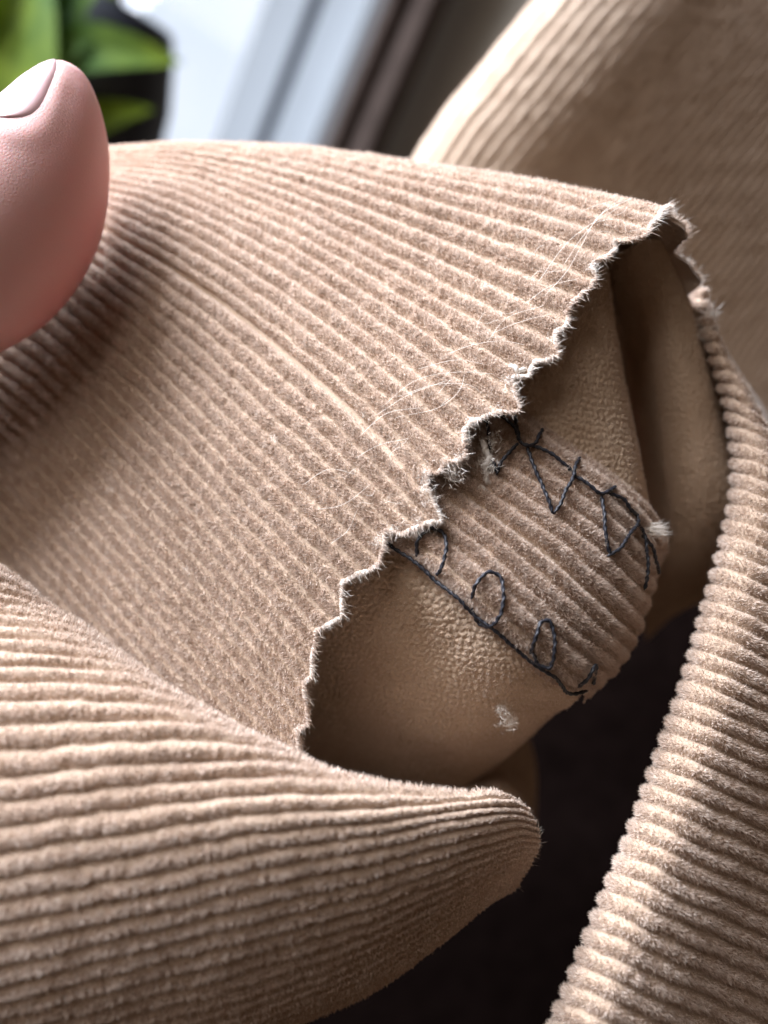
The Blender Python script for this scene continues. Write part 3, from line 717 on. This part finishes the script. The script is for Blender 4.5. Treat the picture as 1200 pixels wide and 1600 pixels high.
# ------------------------------------------------------------------ potted plant, far out of focus
def leaf(base, tip, width, d0, d1, mat, par, arch=14, droop=0.0):
    a = P(base[0], base[1], d0); b = P(tip[0], tip[1], d1); n, mC = 20, 9
    t = np.linspace(0, 1, n)[:, None, None]; s = np.linspace(-1, 1, mC)[None, :, None]
    ax = unit(b - a); vw = np.array([0, 0, 1.0]); sd = unit(np.cross(ax, vw)); nr = np.cross(sd, ax)
    wdt = width * d0 / FPX * 0.5 * (np.sin(np.pi * np.clip(t, 0, 1) ** 0.75) ** 0.8 + 0.02)
    v = a + (b - a) * t + sd * s * wdt + nr * (arch * np.sin(np.pi * t) + wdt * 0.35 * np.abs(s) - droop * t * t)
    o = build('leaf', v.reshape(-1, 3), gridq(n, mC), [mat]); adopt(o, par); return o
M_LEAF, nt, bs = newmat('green_leaf')
n1 = noise_node(nt, 18, 3); r1 = ramp(nt, n1.outputs['Fac'], (0.02, 0.055, 0.006), (0.15, 0.20, 0.014), 0.35, 0.65)
nt.links.new(r1.outputs[0], bs.inputs['Base Color']); bs.inputs['Roughness'].default_value = 0.7; bs.inputs['Specular IOR Level'].default_value = 0.15
tr = nt.nodes.new('ShaderNodeBsdfTranslucent'); mx = nt.nodes.new('ShaderNodeMixShader'); mx.inputs[0].default_value = 0.45
nt.links.new(r1.outputs[0], tr.inputs[0]); nt.links.new(bs.outputs[0], mx.inputs[1]); nt.links.new(tr.outputs[0], mx.inputs[2]); nt.links.new(mx.outputs[0], nt.nodes['Material Output'].inputs[0])
M_POT = plain_mat('dark_glazed_pot', (0.012, 0.013, 0.018), 0.5, 0.3, 0.2, 40)
plant = empty('potted_plant'); plant.location = W(P(70, 330, 520)).tolist(); bpy.context.view_layer.update()
tag(plant, 'leafy green houseplant in a dark pot in front of the bright window', 'plant')
prof = [(0, -120), (36, -120), (44, -100), (56, -60), (62, -20), (60, 10), (52, 40), (46, 56), (42, 58), (40, 50), (38, 38), (0, 36)]
c0 = P(128, 135, 520); th = np.linspace(0, 2*np.pi, 49)[:-1]
e1 = unit(np.cross(UPV, np.array([0, 0, 1.0]))); e2 = np.cross(UPV, e1)
pv = np.array([c0 + UPV * z + r * (math.cos(a) * e1 + math.sin(a) * e2) for r, z in prof for a in th])
i = np.arange(len(prof) - 1)[:, None] * 48 + np.arange(48); j = np.arange(len(prof) - 1)[:, None] * 48 + (np.arange(48) + 1) % 48
adopt(build('pot', pv, np.stack([i, j, j + 48, i + 48], -1).reshape(-1, 4), [M_POT]), plant)
top = c0 + UPV * 36
v, f = tube(smooth_path([top, top + UPV * 40 + e1 * 6, top + UPV * 90 - e1 * 8], 4), 5, 8); adopt(build('stem', v, f, [M_LEAF]), plant)
for a in [((30,330),(55,-160),150,440,430),((-70,260),(-40,-140),140,450,450),((40,110),(285,98),78,450,440),((70,120),(190,-70),70,455,450),((-30,200),(150,60),90,445,430),
          ((60,260),(240,170),60,470,480),((-90,120),(40,-90),90,430,420),((120,30),(260,-120),80,470,500),((20,60),(120,-150),80,460,480)]:
    leaf(a[0], a[1], a[2], a[3], a[4], M_LEAF, plant)

# ------------------------------------------------------------------ window, wall and curtain behind
def up_strip(name, x0, x1, d0, d1, mat, par, thick=30, ref=115, lo=-700, hi=900):
    a = P(x0, ref, d0); b = P(x1, ref, d1); bk = np.cross(UPV, unit(b - a)); bk = unit(bk) * thick
    if bk[2] > 0: bk = -bk
    v = np.array([a + UPV*lo, b + UPV*lo, b + UPV*hi, a + UPV*hi, a + bk + UPV*lo, b + bk + UPV*lo, b + bk + UPV*hi, a + bk + UPV*hi])
    q = [(0,1,2,3),(1,5,6,2),(5,4,7,6),(4,0,3,7),(3,2,6,7),(4,5,1,0)]
    o = build(name, v, q, [mat], smooth=False)
    bv = o.modifiers.new('b', 'BEVEL'); bv.width = 3 * U; bv.segments = 2
    if par: adopt(o, par)
    return o
M_FRAME = plain_mat('white_window_paint', (0.40, 0.44, 0.48), 0.5, 0.3, 0.03, 10)
M_GASK = plain_mat('dark_gasket', (0.03, 0.035, 0.05), 0.7, 0.3, 0.1, 50)
M_WALL = plain_mat('grey_beige_wall', (0.42, 0.38, 0.32), 0.9, 0.1, 0.05, 6)
M_CURT = plain_mat('grey_brown_curtain', (0.10, 0.075, 0.065), 0.95, 0.1, 0.2, 60)
window = empty('window'); window.location = W(P(360, 115, 950)).tolist(); bpy.context.view_layer.update()
tag(window, 'white framed window with a dark rubber gasket line and bright daylight outside', 'window')
up_strip('sash', 372, 438, 960, 940, M_FRAME, window)
up_strip('gasket', 438, 456, 945, 940, M_GASK, window, thick=20)
up_strip('jamb', 456, 530, 950, 880, M_FRAME, window)
up_strip('sash', -420, -350, 960, 950, M_FRAME, window)
M_GLASS, nt, bs = newmat('window_glass'); nt.nodes.remove(bs)
tp = nt.nodes.new('ShaderNodeBsdfTransparent'); gl = nt.nodes.new('ShaderNodeBsdfGlossy'); gl.inputs['Roughness'].default_value = 0.02
mx = nt.nodes.new('ShaderNodeMixShader'); mx.inputs[0].default_value = 0.015
nt.links.new(tp.outputs[0], mx.inputs[1]); nt.links.new(gl.outputs[0], mx.inputs[2]); nt.links.new(mx.outputs[0], nt.nodes['Material Output'].inputs[0])
up_strip('pane', -350, 372, 975, 975, M_GLASS, window, thick=5)
wall = up_strip('wall', 640, 1700, 1000, 1000, M_WALL, None, thick=60)
tag(wall, 'plain grey beige wall beside the window', None, kind='structure')
# curtain: hanging cloth with folds
xs = np.linspace(528, 650, 60); fold = 14 * np.sin((xs - 528) / 122 * 2 * np.pi * 2.2 + 0.6)
cv = np.array([[P(x, 115, 900 + fo) + UPV * z for z in np.linspace(-700, 900, 12)] for x, fo in zip(xs, fold)]).reshape(-1, 3)
cur = build('curtain', cv, gridq(60, 12), [M_CURT]); so = cur.modifiers.new('t', 'SOLIDIFY'); so.thickness = 2 * U
tag(cur, 'dark grey brown curtain hanging in folds beside the white window frame', 'curtain')
# overcast sky outside
M_SKY, nt, bs = newmat('overcast_sky'); nt.nodes.remove(bs)
em = nt.nodes.new('ShaderNodeEmission'); n1 = noise_node(nt, 1.2, 3)
r1 = ramp(nt, n1.outputs['Fac'], (0.56, 0.63, 0.74), (0.70, 0.75, 0.84), 0.3, 0.7)
nt.links.new(r1.outputs[0], em.inputs[0]); em.inputs[1].default_value = 1.55; nt.links.new(em.outputs[0], nt.nodes['Material Output'].inputs[0])
ce = P(200, 100, 3200)
sv = np.array([ce + e1 * a + UPV * b + np.array([0, 0, 0]) for b in (-4000, 4000) for a in (-4500, 4500)])
sky = build('sky', sv, [(0, 1, 3, 2)], [M_SKY]); tag(sky, 'pale overcast sky outside the window', None, kind='structure')
print('tris', sum(len(o.data.loop_triangles) or sum(len(p.vertices) - 2 for p in o.data.polygons) if len(o.data.polygons) < 5000 else len(o.data.loops) - 2 * len(o.data.polygons) for o in bpy.data.objects if o.type == 'MESH'))
